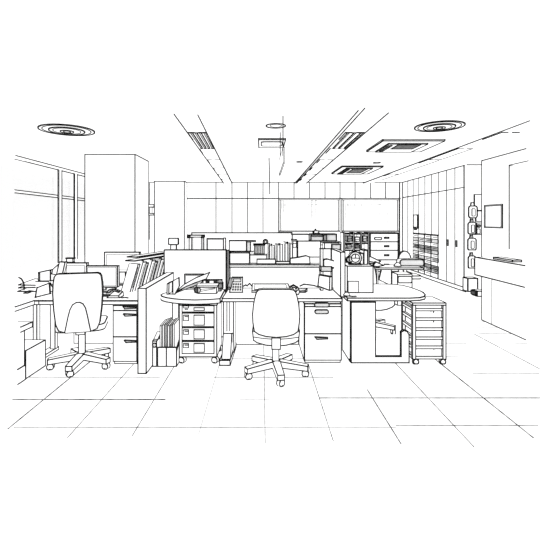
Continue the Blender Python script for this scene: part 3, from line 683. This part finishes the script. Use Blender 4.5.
m = M(); m.box(-2.62, -2.39, 4.145, 4.52, 0, .288, .95); tag(m.build('storage_box', None), 'plain white box on the floor between the low cabinet and the left desk', 'box')

# files and binder under the round-ended table
y = 4.5
t = thing('file_box', 'open white file box on the floor left of the drawer cart', 'box', (X(168, y), y + .1, 0))
bx0, bx1 = X(157.8, y), X(176.4, y)
m = M(); m.box(bx0, X(166.3, y), y, y + .012, .0, Z(347.5, y), .9); m.box(X(166.5, y), bx1, y, y + .012, 0, Z(347.5, y), .9); m.build('front_wall', t)
m = M(); m.box(bx0, bx1, y + .22, y + .232, 0, .2, .6); m.build('back_wall', t)
m = M(); m.prism([(bx1 - .01, y + .012, 0), (bx1 - .01, y + .22, 0), (bx1 - .01, y + .22, .25), (bx1 - .01, y + .012, .17)], (.01, 0, 0), .9); m.build('side_wall', t)
m = M(); m.box(bx0 + .0, bx1 - .012, y + .013, y + .219, 0, .012, 0); m.build('base', t)
for i in range(6):
    a = 159 + i * 2.6; zt = Z(326.5 - (i % 3) * .9, y)
    m = M(); m.hexa([(X(a, y), y + .03, .02), (X(a + 2.0, y), y + .03, .02), (X(a + 2.0, y), y + .03, zt), (X(a, y), y + .03, zt)],
                    [(X(a, y), y + .2, .02), (X(a + 2.0, y), y + .2, .02), (X(a + 2.0, y) + .025, y + .2, zt + .03), (X(a, y) + .025, y + .2, zt + .03)], .6)
    tag(m.build('file_folder', None, PALE if i in (2, 4) else WHITE, clamp='x'), 'tall file standing in the open file box on the floor, %s from the left' % ORD[i], 'file', 'files in the floor file box')
t = thing('lever_binder', 'white lever arch binder with finger hole standing left of the file box', 'binder', (X(155, y), y + .1, 0))
lb0, lb1 = X(152.7, y), X(156.6, y)
m = M(); m.box(lb0, lb1, y, y + .25, 0, Z(341, y), .95); m.prism([(lb0, y + .05, Z(341, y) + .002), (lb1, y + .05, Z(341, y) + .002), (lb1, y + .2, Z(337, y)), (lb0, y + .2, Z(337, y))], (0, 0, .004), .6); m.build('cover', t)
m = M(); m.cyl(((lb0 + lb1) / 2, y - .006, Z(345, y)), ((lb0 + lb1) / 2, y - .0005, Z(345, y)), .022, n=16, k=.9, side=False); m.build('finger_hole', t, PALE)

# ================================================================== ON THE ROUND-ENDED TABLE
t = thing('book_stand', 'pair of upright plates of a bookend at the left of the round-ended table', 'book stand', (X(172, 4.9), 4.9, DZ))
y = DF(294.8, DZ)
m = M(); m.prism([(X(a, y), y, max(DZ + .002, Z(b, y))) for a, b in ((167, 294.8), (167.2, 284), (169, 283.3), (168.8, 294.8))], (0, .16, 0), .9); m.build('end_plate', t)
m = M(); m.prism([(X(a, y), y, max(DZ + .002, Z(b, y))) for a, b in ((173, 294.8), (173, 281), (178.8, 277.6), (179.2, 286), (174.8, 294.8))], (0, .02, 0), .9); m.build('end_plate', t)
m = M(); m.box(X(169, y), X(173, y), y + .01, y + .1, DZ + .002, DZ + .01, .6); m.build('base_plate', t)
y = 4.93
t = thing('open_magazine', 'open magazine propped at a slant across the round-ended table', 'magazine', (X(190, y), y, DZ))
def slab(pts, y, th, k=.9): 
    return M().prism([(X(a, y), y, max(DZ + .003, Z(b, y))) for a, b in pts], (0, th, 0), k)
slab([(175, 293), (184, 284.5), (196, 277.8), (209.5, 272.5), (206, 279), (195, 282.6), (183, 288)], 4.95, .03).build('cover_page', t)
slab([(176, 293.4), (186, 286.5), (195, 283), (204, 279.6), (200, 284), (190, 287.5)], 4.92, .02, .8).build('inner_page', t, PALE)
monitor(184.6, 203, 274.5, 288, 5.15, 'small tilted screen lying behind the open magazine', bez=1.1, stand=False)
t = thing('book_stack', 'closed thick book with visible page edges right of the open magazine', 'book', (X(206, 4.88), 4.88, DZ))
y = 4.77
m = M(); pbox(m, 198, 216.5, 287.3, 293.4, y, y + .16, .9); m.path([(X(200, y), y - .001, Z(291.5, y)), (X(208, y), y - .001, Z(290, y)), (X(215, y), y - .001, Z(288.8, y))], .6); m.path([(X(200, y), y - .001, Z(289.5, y)), (X(215, y), y - .001, Z(288, y))], .5); m.build('page_block', t)
m = M(); m.cyl((X(197.3, y), y, Z(290, y)), (X(197.3, y), y + .16, Z(290, y)), .036, n=14, k=.9); m.build('spine', t, DARK)
pbox(M(), 196, 217.5, 285.8, 287.2, y - .005, y + .17, .7).build('cover', t)
y = 5.0
t = thing('pencil_case', 'long dark case with round studs behind the thick book', 'case', (X(211, y), y, Z(287, y)))
pbox(M(), 203, 221.5, 280.3, 284.6, 5.1, 5.17, 1.1).build('case_body', t); pbox(M(), 206, 209, 281, 283.5, 5.085, 5.099, .8).build('stud', t, DARK); pbox(M(), 214, 216.5, 281, 283.5, 5.085, 5.099, .8).build('stud', t, DARK)
M().box(X(203.5, 5.1), X(221, 5.1), 5.105, 5.165, DZ + .002, Z(284.7, 5.1), .5).build('base', t, GREY)
m = M(); pbox(m, 217.5, 222.5, 283, 289, 5.0, 5.06, 1.1); m.dome((X(220, 5.03), 5.03, Z(283, 5.0) + .001), .03, .03, .03, k=.8); tag(m.build('ink_bottle', None, GREY), 'small dark bottle by the partition post', 'bottle')

# ================================================================== ON THE MIDDLE DESK
y = 5.0
t = thing('desk_telephone', 'desk telephone with button rows left of the centre chair', 'telephone', (X(236, y), y, DZ))
zb = Z(290, y)
q = [(X(229.6, y), y, DZ + .004), (X(242.6, y), y, DZ + .004), (X(242, y), y + .14, Z(277.6, y + .14)), (X(231.5, y), y + .14, Z(277.6, y + .14))]
m = M(); m.hexa(q, [(a, b + .03, c) for a, b, c in q[:2]] + [(a, b + .05, c) for a, b, c in q[2:]], .95); 
def onq(u, v): 
    a = Vector(q[0]).lerp(Vector(q[1]), u); b = Vector(q[3]).lerp(Vector(q[2]), u); return a.lerp(b, v) + Vector((0, -.006, .004))
ph = m.build('phone_body', t)
for r_, v in enumerate((.15, .32, .5)):
    for c_ in range(4):
        u = .18 + c_ * .2
        M().poly([onq(u, v), onq(u + .1, v), onq(u + .1, v + .09), onq(u, v + .09)], .5).build('button', ph, GREY)
M().poly([onq(.15, .7), onq(.85, .7), onq(.85, .9), onq(.15, .9)], .7).build('display', ph, PALE)
m = M(); m.cyl((X(229, y), y, DZ + .06), (X(230.5, y), y + .15, Z(279, y + .15)), .02, n=10, k=.8); m.build('handset', t, GREY)
m = M(); pts = [(X(a, y), y + .05, max(DZ + .01, Z(b, y))) for a, b in ((243, 287), (245.5, 285.5), (247, 286.5), (249.5, 284), (252, 287))]; m.tube(pts, .006); m.path(pts, 1.1); m.build('cord', t, DARK)
t = thing('keyboard', 'white keyboard on the middle desk behind the centre chair', 'keyboard', (X(271, 4.98), 5.0, DZ))
k0, k1 = X(252, 5.05), X(290.5, 5.05)
M().hexa([(k0, 5.0, DZ + .004), (k1, 5.0, DZ + .004), (k1, 5.0, DZ + .03), (k0, 5.0, DZ + .03)], [(k0, 5.25, DZ + .004), (k1 - .02, 5.25, DZ + .004), (k1 - .02, 5.25, DZ + .075), (k0, 5.25, DZ + .075)], .9).build('key_tray', t)
M().hexa([(k0 + .03, 5.03, DZ + .037), (k1 - .04, 5.03, DZ + .037), (k1 - .04, 5.03, DZ + .044), (k0 + .03, 5.03, DZ + .044)], [(k0 + .03, 5.2, DZ + .068), (k1 - .05, 5.2, DZ + .068), (k1 - .05, 5.2, DZ + .075), (k0 + .03, 5.2, DZ + .075)], .5).build('keys', t)
x = X(293.5, 4.9)
t = thing('tape_dispenser', 'rounded tape dispenser on the middle desk by the right shoulder of the centre chair', 'tape dispenser', (x, 4.9, DZ))
M().prism([(x + u * .95, 4.87, DZ + .003 + v * 1.25) for u, v in ((-.06, 0), (.06, 0), (.075, .03), (.05, .07), (.0, .09), (-.04, .075), (-.065, .035))], (0, .05, 0), 1).build('dispenser_body', t)
M().cyl((x, 4.855, DZ + .06), (x, 4.869, DZ + .06), .034, n=14, k=.9).build('tape_roll', t)
M().prism([(x + u, 4.845, DZ + .06 + v) for u, v in ((.02, .02), (.05, .035), (.06, .01), (.03, -.01))], (0, .02, 0), .8).build('cutter', t, PALE)
y = 5.0
tag(M().hexa([(X(297, y), y, DZ + .003), (X(305, y), y, DZ + .003), (X(305, y), y, DZ + .03), (X(297, y), y, DZ + .025)], [(X(298, y), y + .1, DZ + .003), (X(308, y), y + .1, DZ + .003), (X(308, y), y + .1, DZ + .04), (X(298, y), y + .1, DZ + .04)], .9).build('stapler', None, PALE),
    'flat grey stapler right of the rounded tape dispenser', 'stapler')
pts = [(X(a, 5.12), 5.12, max(DZ + .012, Z(b, 5.12))) for a, b in ((300, 286), (304, 284.2), (309, 284.8), (314, 285.5), (318, 287))]
m = M(); m.tube(pts, .007); m.path(pts, 1.1); tag(m.build('cable', None, DARK), 'dark cable trailing across the middle desk to the leaning tablet', 'cable')
t = thing('tablet_stand', 'slanted square tablet leaning on the file organiser of the middle desk', 'tablet', (X(324, 5.0), 5.0, DZ))
q = [(X(318, 5.0), 5.0, Z(286, 5.0)), (X(329.5, 4.9), 4.9, Z(290.3, 4.9)), (X(329.8, 4.95), 4.95, Z(276.8, 4.95)), (X(319.2, 5.05), 5.05, Z(275, 5.05))]
m = M(); m.hexa([Vector(a) for a in q], [Vector(a) + Vector((.03, .03, 0)) for a in q], 1.1); m.build('tablet_body', t)
t = thing('file_organiser', 'upright file organiser with rounded tray between the shelf and the upright panel', 'organiser', (X(329, 5.2), 5.2, DZ))
y = 5.16
pbox(M(), 321.3, 331, 248.8, 287, 5.26, 5.3, .95).build('back_plate', t)
M().box(X(320.7, y), X(323, y), y, y + .09, DZ + .003, Z(248.8, y), .8).build('side_plate', t)
m = M(); m.prism([(X(a, y), y - .02, Z(b, y)) for a, b in ((323.5, 259.5), (327, 259), (337, 261.6), (338.3, 263), (338.3, 268), (323.5, 266))], (0, .05, 0), 1.1); m.build('upper_tray', t)
pbox(M(), 321, 331.5, 266.5, 271.5, y - .03, y + .07, .9).build('lower_tray', t, PALE)
pbox(M(), 332.3, 337.6, 268.3, 288, y, y + .06, .8).build('divider', t)
DZ0 = DZ; DZ = TZ
x = X(347, 4.66)
t = thing('computer_mouse', 'small mouse on the front corner of the right table', 'mouse', (x, 4.68, DZ))
M().dome((x, 4.68, DZ + .012), .032, .05, .035, k=1).build('mouse_body', t)
m = M(); pts = [(x + .03, 4.66, DZ + .012), (x + .06, 4.64, DZ + .01), (x + .1, 4.65, DZ + .01)]; m.tube(pts, .005); m.path(pts, 1.1); m.build('cord', t, DARK)

DZ = DZ0
# ================================================================== ON THE DESK SHELF
def shelf_box(name, px0, px1, py0, Y, label, cat='box', depth=.15, k=.9, mat=None, zb=None, py1=None):
    zb = SZ if zb is None else zb
    m = M(); m.box(X(px0, Y), X(px1, Y), Y, Y + depth, zb, Z(py0, Y), k)
    return tag(m.build(name, None, mat), label, cat)
shelf_box('storage_box', 230, 249.3, 253, 5.46, 'white box at the left end of the desk shelf under the small printer')
t = thing('small_printer', 'boxy white printer on the box at the left end of the desk shelf', 'printer', (X(240, 5.46), 5.53, Z(252.6, 5.46)))
pbox(M(), 229.3, 246.3, 240.8, 251.6, 5.46, 5.58, .95).build('printer_body', t)
pbox(M(), 246.8, 250.5, 242, 251.6, 5.465, 5.57, .8).build('feed_unit', t, PALE)
pbox(M(), 246.8, 255.5, 240.8, 241.8, 5.46, 5.58, .8).build('paper_tray', t)
pbox(M(), 229, 253, 251.7, 252.4, 5.455, 5.59, .6).build('base', t)
shelf_box('storage_box', 250, 266.5, 255, 5.5, 'white box on the desk shelf under the pleated basket')
shelf_box('letter_tray', 257, 275.3, 259.3, 5.44, 'low wide tray at the front of the desk shelf, left of the three', 'tray', .05)
shelf_box('letter_tray', 276, 289.5, 261.6, 5.44, 'low narrow tray at the front of the desk shelf, middle of the three', 'tray', .05)
y = 5.44
m = M(); m.prism([(X(a, y), y, max(SZ, Z(b, y))) for a, b in ((290.3, 265), (290.3, 258.5), (298, 257.5), (306, 255.8), (309.5, 257), (310, 265))], (0, .05, 0), .95)
tag(m.build('letter_tray', None), 'curved-top tray at the front of the desk shelf, right of the three', 'tray')
t = thing('pleated_basket', 'small basket with vertical pleats on the desk shelf right of the printer', 'basket', (X(259, 5.5), 5.55, Z(254.6, 5.5)))
m = M(); y = 5.5; m.box(X(254.3, y), X(264.3, y), y, y + .1, Z(254.4, y), Z(245.2, y), .9)
for px in (256, 257.5, 259, 260.7, 262.5): m.line((X(px, y), y, Z(254, y)), (X(px, y), y, Z(246.5, y)), .6)
m.build('basket_body', t, PALE); m = M(); pbox(m, 253.6, 265, 244.2, 245.1, y - .01, y + .11, .9); m.build('rim', t, DARK)
m = M(); y = 5.52; x = X(265.5, y); z = Z(241.8, y)
n = 14; m.cyl((x, y - .01, z), (x, y + .03, z), .032, n=14, k=1, side=False); m.cyl((x, y - .012, z), (x, y - .0101, z), .016, n=10, k=.8, side=False)
tag(m.build('tape_roll', None), 'small ring of tape standing on the pleated basket rim', 'tape')
px = 267.3
for i, (w, top) in enumerate(((3.2, 243.5), (2.2, 244), (2.4, 245.3), (2.8, 243.8), (3.0, 243.5), (2.4, 244.2), (2.6, 241.8), (2.6, 242), (2.4, 243), (2.2, 243.8))):
    y = 5.55; m = M()
    xa, xb, zt = X(px, y), X(px + w - .3, y), Z(top, y); m.box(xa, xb, y, y + .2, SZ, zt, 0); m.path([(xa, y, zt), (xb, y, zt), (xb, y, SZ)], .8)
    if i % 2 == 0: m.line((X(px + w * .45, y), y - .001, Z(top + 2, y)), (X(px + w * .45, y), y - .001, Z(260, y)), .35)
    if i % 3 == 1: m.line((X(px, y), y - .002, Z(top + 1, y)), (X(px + w, y), y - .002, Z(top + .5, y)), 1.6)
    tag(m.build('file_folder', None, PALE if i in (0, 3, 8) else WHITE, clamp='x'), 'upright file in the packed row on the desk shelf, %s from the left' % ORD[i], 'file', 'files on the desk shelf')
    px += w
t = thing('magazine_file', 'slim magazine file with label strip at the right end of the packed row', 'magazine file', (X(294, 5.5), 5.55, SZ))
m = M(); y = 5.5; m.box(X(292.6, y), X(296.9, y), y, y + .2, SZ, Z(240, y), .9); m.build('file_body', t)
m = M(); pbox(m, 293, 296.3, 241.2, 247.3, y - .008, y - .0005, .7); m.line((X(293, y), y - .009, Z(243.5, y)), (X(296, y), y - .009, Z(243.5, y)), .7); m.build('label_strip', t)
t = thing('document_tray_stack', 'white upright document case at the right end of the desk shelf', 'document case', (X(309, 5.52), 5.57, SZ))
pbox(M(), 297.8, 320.5, 241.2, 257, 5.53, 5.6, .9).build('case_body', t); M().box(X(299, 5.53), X(319.5, 5.53), 5.54, 5.59, SZ, Z(257.3, 5.53), .5).build('base', t)

# ================================================================== SECOND ROW BEHIND THE PARTITIONS
t = thing('office_desk', 'second-row desk hidden behind the partitions', 'desk', (-.4, 6.4, 0))
M().box(-1.75, .42, 6.05, 6.8, DZ - .03, DZ, .6).build('desktop', t)
for xx in (-1.7, .34):
    for yy in (6.05, 6.7): M().box(xx, xx + .05, yy, yy + .05, 0, DZ - .032, .6).build('leg', t)
y = 6.2
t = thing('wire_rack', 'upright rack with dark knobs on its top corners behind the desk partition', 'rack', (X(196, y), y + .1, DZ))
pbox(M(), 188.6, 203.3, 235.3, 237.2, y, y + .15, .9).build('top_bar', t)
for a, b in ((189, 191.6), (201.2, 203)): M().box(X(a, y), X(b, y), y + .01, y + .1, DZ + .002, Z(237.4, y), .9).build('post', t)
for a in (189.2, 203): M().box(X(a - 1, y), X(a + 1, y), y - .03, y - .001, Z(237.6, y), Z(235, y), 1).build('knob', t, DARK)
monitor(207, 224, 238.6, 262, 6.3, 'plain flat monitor behind the desk partition beside the rack', bez=1.0)
y = 6.1
t = thing('small_display', 'little display on a stem above the desk partition', 'display', (X(173.5, y), y, DZ))
M().prism([(X(173.4, y) + u, y, Z(241.4, y) + v) for u, v in rrect(.072, .046, .012)], (0, .03, 0), 1).build('display_panel', t)
pbox(M(), 170.7, 176.3, 244.8, 256, y + .005, y + .03, .9).build('stem', t); M().box(X(168.5, y), X(178.5, y), y - .03, y + .1, DZ + .002, Z(256.2, y), .5).build('base', t)
# bookcase to the right with things on it
y = 6.2
t = thing('low_bookcase', 'low white bookcase behind the right end of the desk shelf', 'bookcase', (X(316, y), 6.4, 0))
bz = Z(242.2, y)
M().box(X(298, y), X(341, y), y, y + .4, 0, bz, .85).build('bookcase_body', t)
m = M()
for a, b in ((299, 325), (326, 340)): M().box(X(a, y), X(b, y), y - .014, y - .001, .1, bz - .04, .7).build('door', t)
t = thing('long_box', 'long dark box lying on top of the low bookcase', 'box', (X(324, y), y + .1, bz))
pbox(M(), 311.3, 336.5, 234.3, 241.6, y + .02, y + .25, 1.2).build('box_body', t, PALE)
pbox(M(), 311, 323, 236.2, 241.3, y + .0, y + .018, 1).build('front_panel', t, PALE); pbox(M(), 323.4, 326.5, 235, 241.3, y, y + .018, 1).build('latch', t, GREY)
m = M(); x, z = X(317, y), Z(234.2, y) + .004
pts = [(-.05, 0), (-.035, .025), (-.05, .035), (-.02, .045), (-.01, .07), (.005, .045), (.04, .045), (.03, .02), (.05, 0)]
m.prism([(x + u, y + .08, z + v) for u, v in pts], (0, .05, 0), .9, 30); tag(m.build('desk_ornament', None), 'small crumpled paper ornament on the long dark box', 'ornament')
shelf_box('storage_box', 292.5, 309, 234.5, 6.27, 'plain narrow box at the left end of the low bookcase', zb=bz + .002, depth=.25)
t = thing('box_file', 'small box with dark corner standing behind the upright panel', 'box', (X(331, 5.9), 5.9, 0))
pbox(M(), 324.5, 339, 243, 262, 5.85, 6.0, .9).build('box_body', t); pbox(M(), 332, 340.5, 244.5, 249.5, 5.8, 5.849, .9).build('front_flap', t, PALE)
M().box(X(325, 5.85), X(338.5, 5.85), 5.86, 5.99, 0, Z(262.3, 5.85), .5).build('pedestal', t)
# desktop cabinet on the right table
y = 4.9
t = thing('desktop_cabinet', 'plain white box cabinet standing on the right table', 'cabinet', (X(360, y), 5.1, TZ))
M().box(X(347.3, y), X(373, y), y, y + .38, TZ + .003, 1.06, 1).build('cabinet_body', t)
m = M(); m.box(X(348, y), X(358.3, y), y - .01, y - .001, TZ + .01, Z(281.2, y), .7); m.build('flap', t)
tz = 1.063; y = 5.0
t = thing('desk_clock', 'round-faced desk clock standing on the white box cabinet', 'clock', (X(355, y), y, tz))
x, z = X(355.3, y), tz + .085
M().cyl((x, y, z), (x, y + .06, z), .075, n=22, k=1).build('dial_housing', t)
m = M(); m.cyl((x, y - .01, z), (x, y - .001, z), .05, n=18, k=.9, side=False); m.line((x - .05, y - .011, z), (x + .05, y - .011, z), .9); m.line((x, y - .011, z), (x, y - .011, z + .05), .9); m.build('dial', t)
m = M(); m.cyl((x - .07, y + .0, z - .02), (x - .07, y + .05, z - .02), .035, n=12, k=1); m.build('coil', t, PALE)
M().box(x - .07, x + .07, y - .01, y + .07, tz, tz + .012, 1).build('base', t, DARK)
for i, (a, b, c, lab) in enumerate(((360.3, 363.3, 253.5, 'shorter of two upright files on the white box cabinet'), (364, 367.4, 250.5, 'taller of two upright files on the white box cabinet'))):
    m = M(); m.box(X(a, 5.02), X(b, 5.02), 5.02, 5.22, tz, Z(c, 5.02), 1); tag(m.build('file_folder', None), lab, 'file', 'files on the white box cabinet')
y = 6.0
# equipment rack behind
t = thing('equipment_shelf', 'open equipment shelf crowded with small gear left of the wide drawer cabinet', 'shelf', (X(355, 6.9), 6.9, 0))
y = 6.8
for a in (343.5, 353, 360.5, 368): M().box(X(a, y), X(a + 1.2, y), y, y + .25, 0, Z(232.8, y), .8).build('upright', t)
for c in (233.5, 243, 250): M().box(X(343.5, y) + .025, X(368, y), y + .02, y + .26, Z(c + .8, y), Z(c, y), .8).build('shelf_board', t)
for i, (a, b, c, d, lab, mt) in enumerate(((346.8, 351.3, 244.8, 248.8, 'little dark-edged box on the lower level of the equipment shelf', PALE), (347.5, 352, 236, 241.8, 'dark small box on the upper left of the equipment shelf', GREY),
                                         (355, 359.6, 237.2, 241.8, 'white small box on the upper middle of the equipment shelf', WHITE), (362.8, 366.8, 236, 241.8, 'pale small box on the upper right of the equipment shelf', PALE),
                                         (355, 359.5, 245, 248.8, 'grey small box on the lower middle of the equipment shelf', GREY))):
    m = M(); pbox(m, a, b, c, d, y - .02, y + .16, .9); m.line((X(a, y + .03), y - .02, Z((c + d) / 2, y + .03)), (X(b, y + .03), y - .02, Z((c + d) / 2 - .6, y + .03)), .7)
    tag(m.build('equipment_box', None, mt), lab, 'box', 'boxes on the equipment shelf')
# far desk with papers
fy = 7.7
t = thing('office_desk', 'far white desk before the document trays at the right', 'desk', (2.55, 8.0, 0))
fx0, fx1 = X(373, fy), X(423.5, fy)
M().box(fx0, fx1, fy, fy + .5, DZ - .03, DZ, .9).build('desktop', t)
M().prism([(X(a, fy), fy + .03, Z(b, fy)) for a, b in ((382, 269.5), (391.8, 269.5), (391.8, 284.5), (388.8, 284.5), (379.5, 280))], (0, .04, 0), .9).build('side_panel', t)
for a in (374, 377.5): M().box(X(a, fy), X(a + 1.2, fy), fy + .03, fy + .07, 0, DZ - .032, .5).build('leg', t)
t2 = thing('far_pedestal', 'small drawer pedestal under the far desk', 'drawers', (X(406, fy), fy + .2, 0))
M().box(X(398.3, fy), X(413, fy), fy + .05, fy + .35, 0, Z(274.6, fy), .8).build('cabinet_body', t2)
M().prism([(X(405.5, fy) + u, fy + .03, Z(279.8, fy) + v) for u, v in rrect(.13, .06, .03)], (0, .018, 0), .9).build('drawer', t2)
m = M(); q = rrect(.225, .065, .05); y = fy + .06
m.prism([(X(412, y) + u, y, DZ + .085 + v) for u, v in q], (0, .2, 0), 1); tag(m.build('bag', None, PALE), 'grey rounded bag lying on the far desk before the distant chair', 'bag')
m = M(); m.dome((X(398.5, fy), fy + .06, DZ + .016), .06, .05, .07, k=1.1); tag(m.build('tape_dispenser', None), 'small round dispenser at the left of the grey bag on the far desk', 'tape dispenser')
for i, (pts, z, lab) in enumerate((([(367, 266), (376, 262), (384, 265.5), (377, 269)], DZ + .02, 'lower crumpled sheet heaped on the left end of the far desk'),
                                   ([(366.5, 261), (372, 257), (382.5, 262), (380, 265), (371, 264)], DZ + .12, 'upper crumpled sheet heaped on the left end of the far desk'))):
    m = M(); yy = 7.74
    m.prism([(X(max(a, 373.3 if i == 0 else 366), yy), yy + .02 + .12 * i, max(DZ + .003, Z(b, yy))) for a, b in pts], (0, .04, 0), 1.1)
    m.line((X(371, yy), yy + .12 * i, Z(265.5 - 3.5 * i, yy)), (X(379, yy), yy + .12 * i, Z(267 - 3.5 * i, yy)), 1)
    tag(m.build('crumpled_paper', None), lab, 'paper', 'papers on the far desk')

# ================================================================== LIGHT, CAMERA
w = bpy.data.worlds.new('World'); SC.world = w; w.use_nodes = True
w.node_tree.nodes['Background'].inputs[0].default_value = (1, 1, 1, 1); w.node_tree.nodes['Background'].inputs[1].default_value = 1.0
for nm, x, y in (('trough_lamp', -.88, 9), ('trough_lamp', 1.3, 9), ('trough_lamp', 3.48, 9)):
    l = bpy.data.lights.new(nm, 'AREA'); l.shape = 'RECTANGLE'; l.size = .24; l.size_y = 7; l.energy = 25
    o = bpy.data.objects.new(nm, l); COL.objects.link(o); o.location = (x, y, CEIL - .06)
cam = bpy.data.cameras.new('camera'); co = bpy.data.objects.new('camera', cam); COL.objects.link(co)
co.location = (0, 0, EYE); co.rotation_euler = (PI / 2, 0, 0)
cam.sensor_width = 36; cam.lens = F / 550 * 36
cam.shift_x = (275 - VX) / 550; cam.shift_y = -(275 - VY) / 550
cam.clip_start = .05; cam.clip_end = 100
SC.camera = co
SC.view_settings.view_transform = 'Standard'
SC.view_settings.look = 'None'
SC.view_settings.exposure = 0; SC.view_settings.gamma = 1
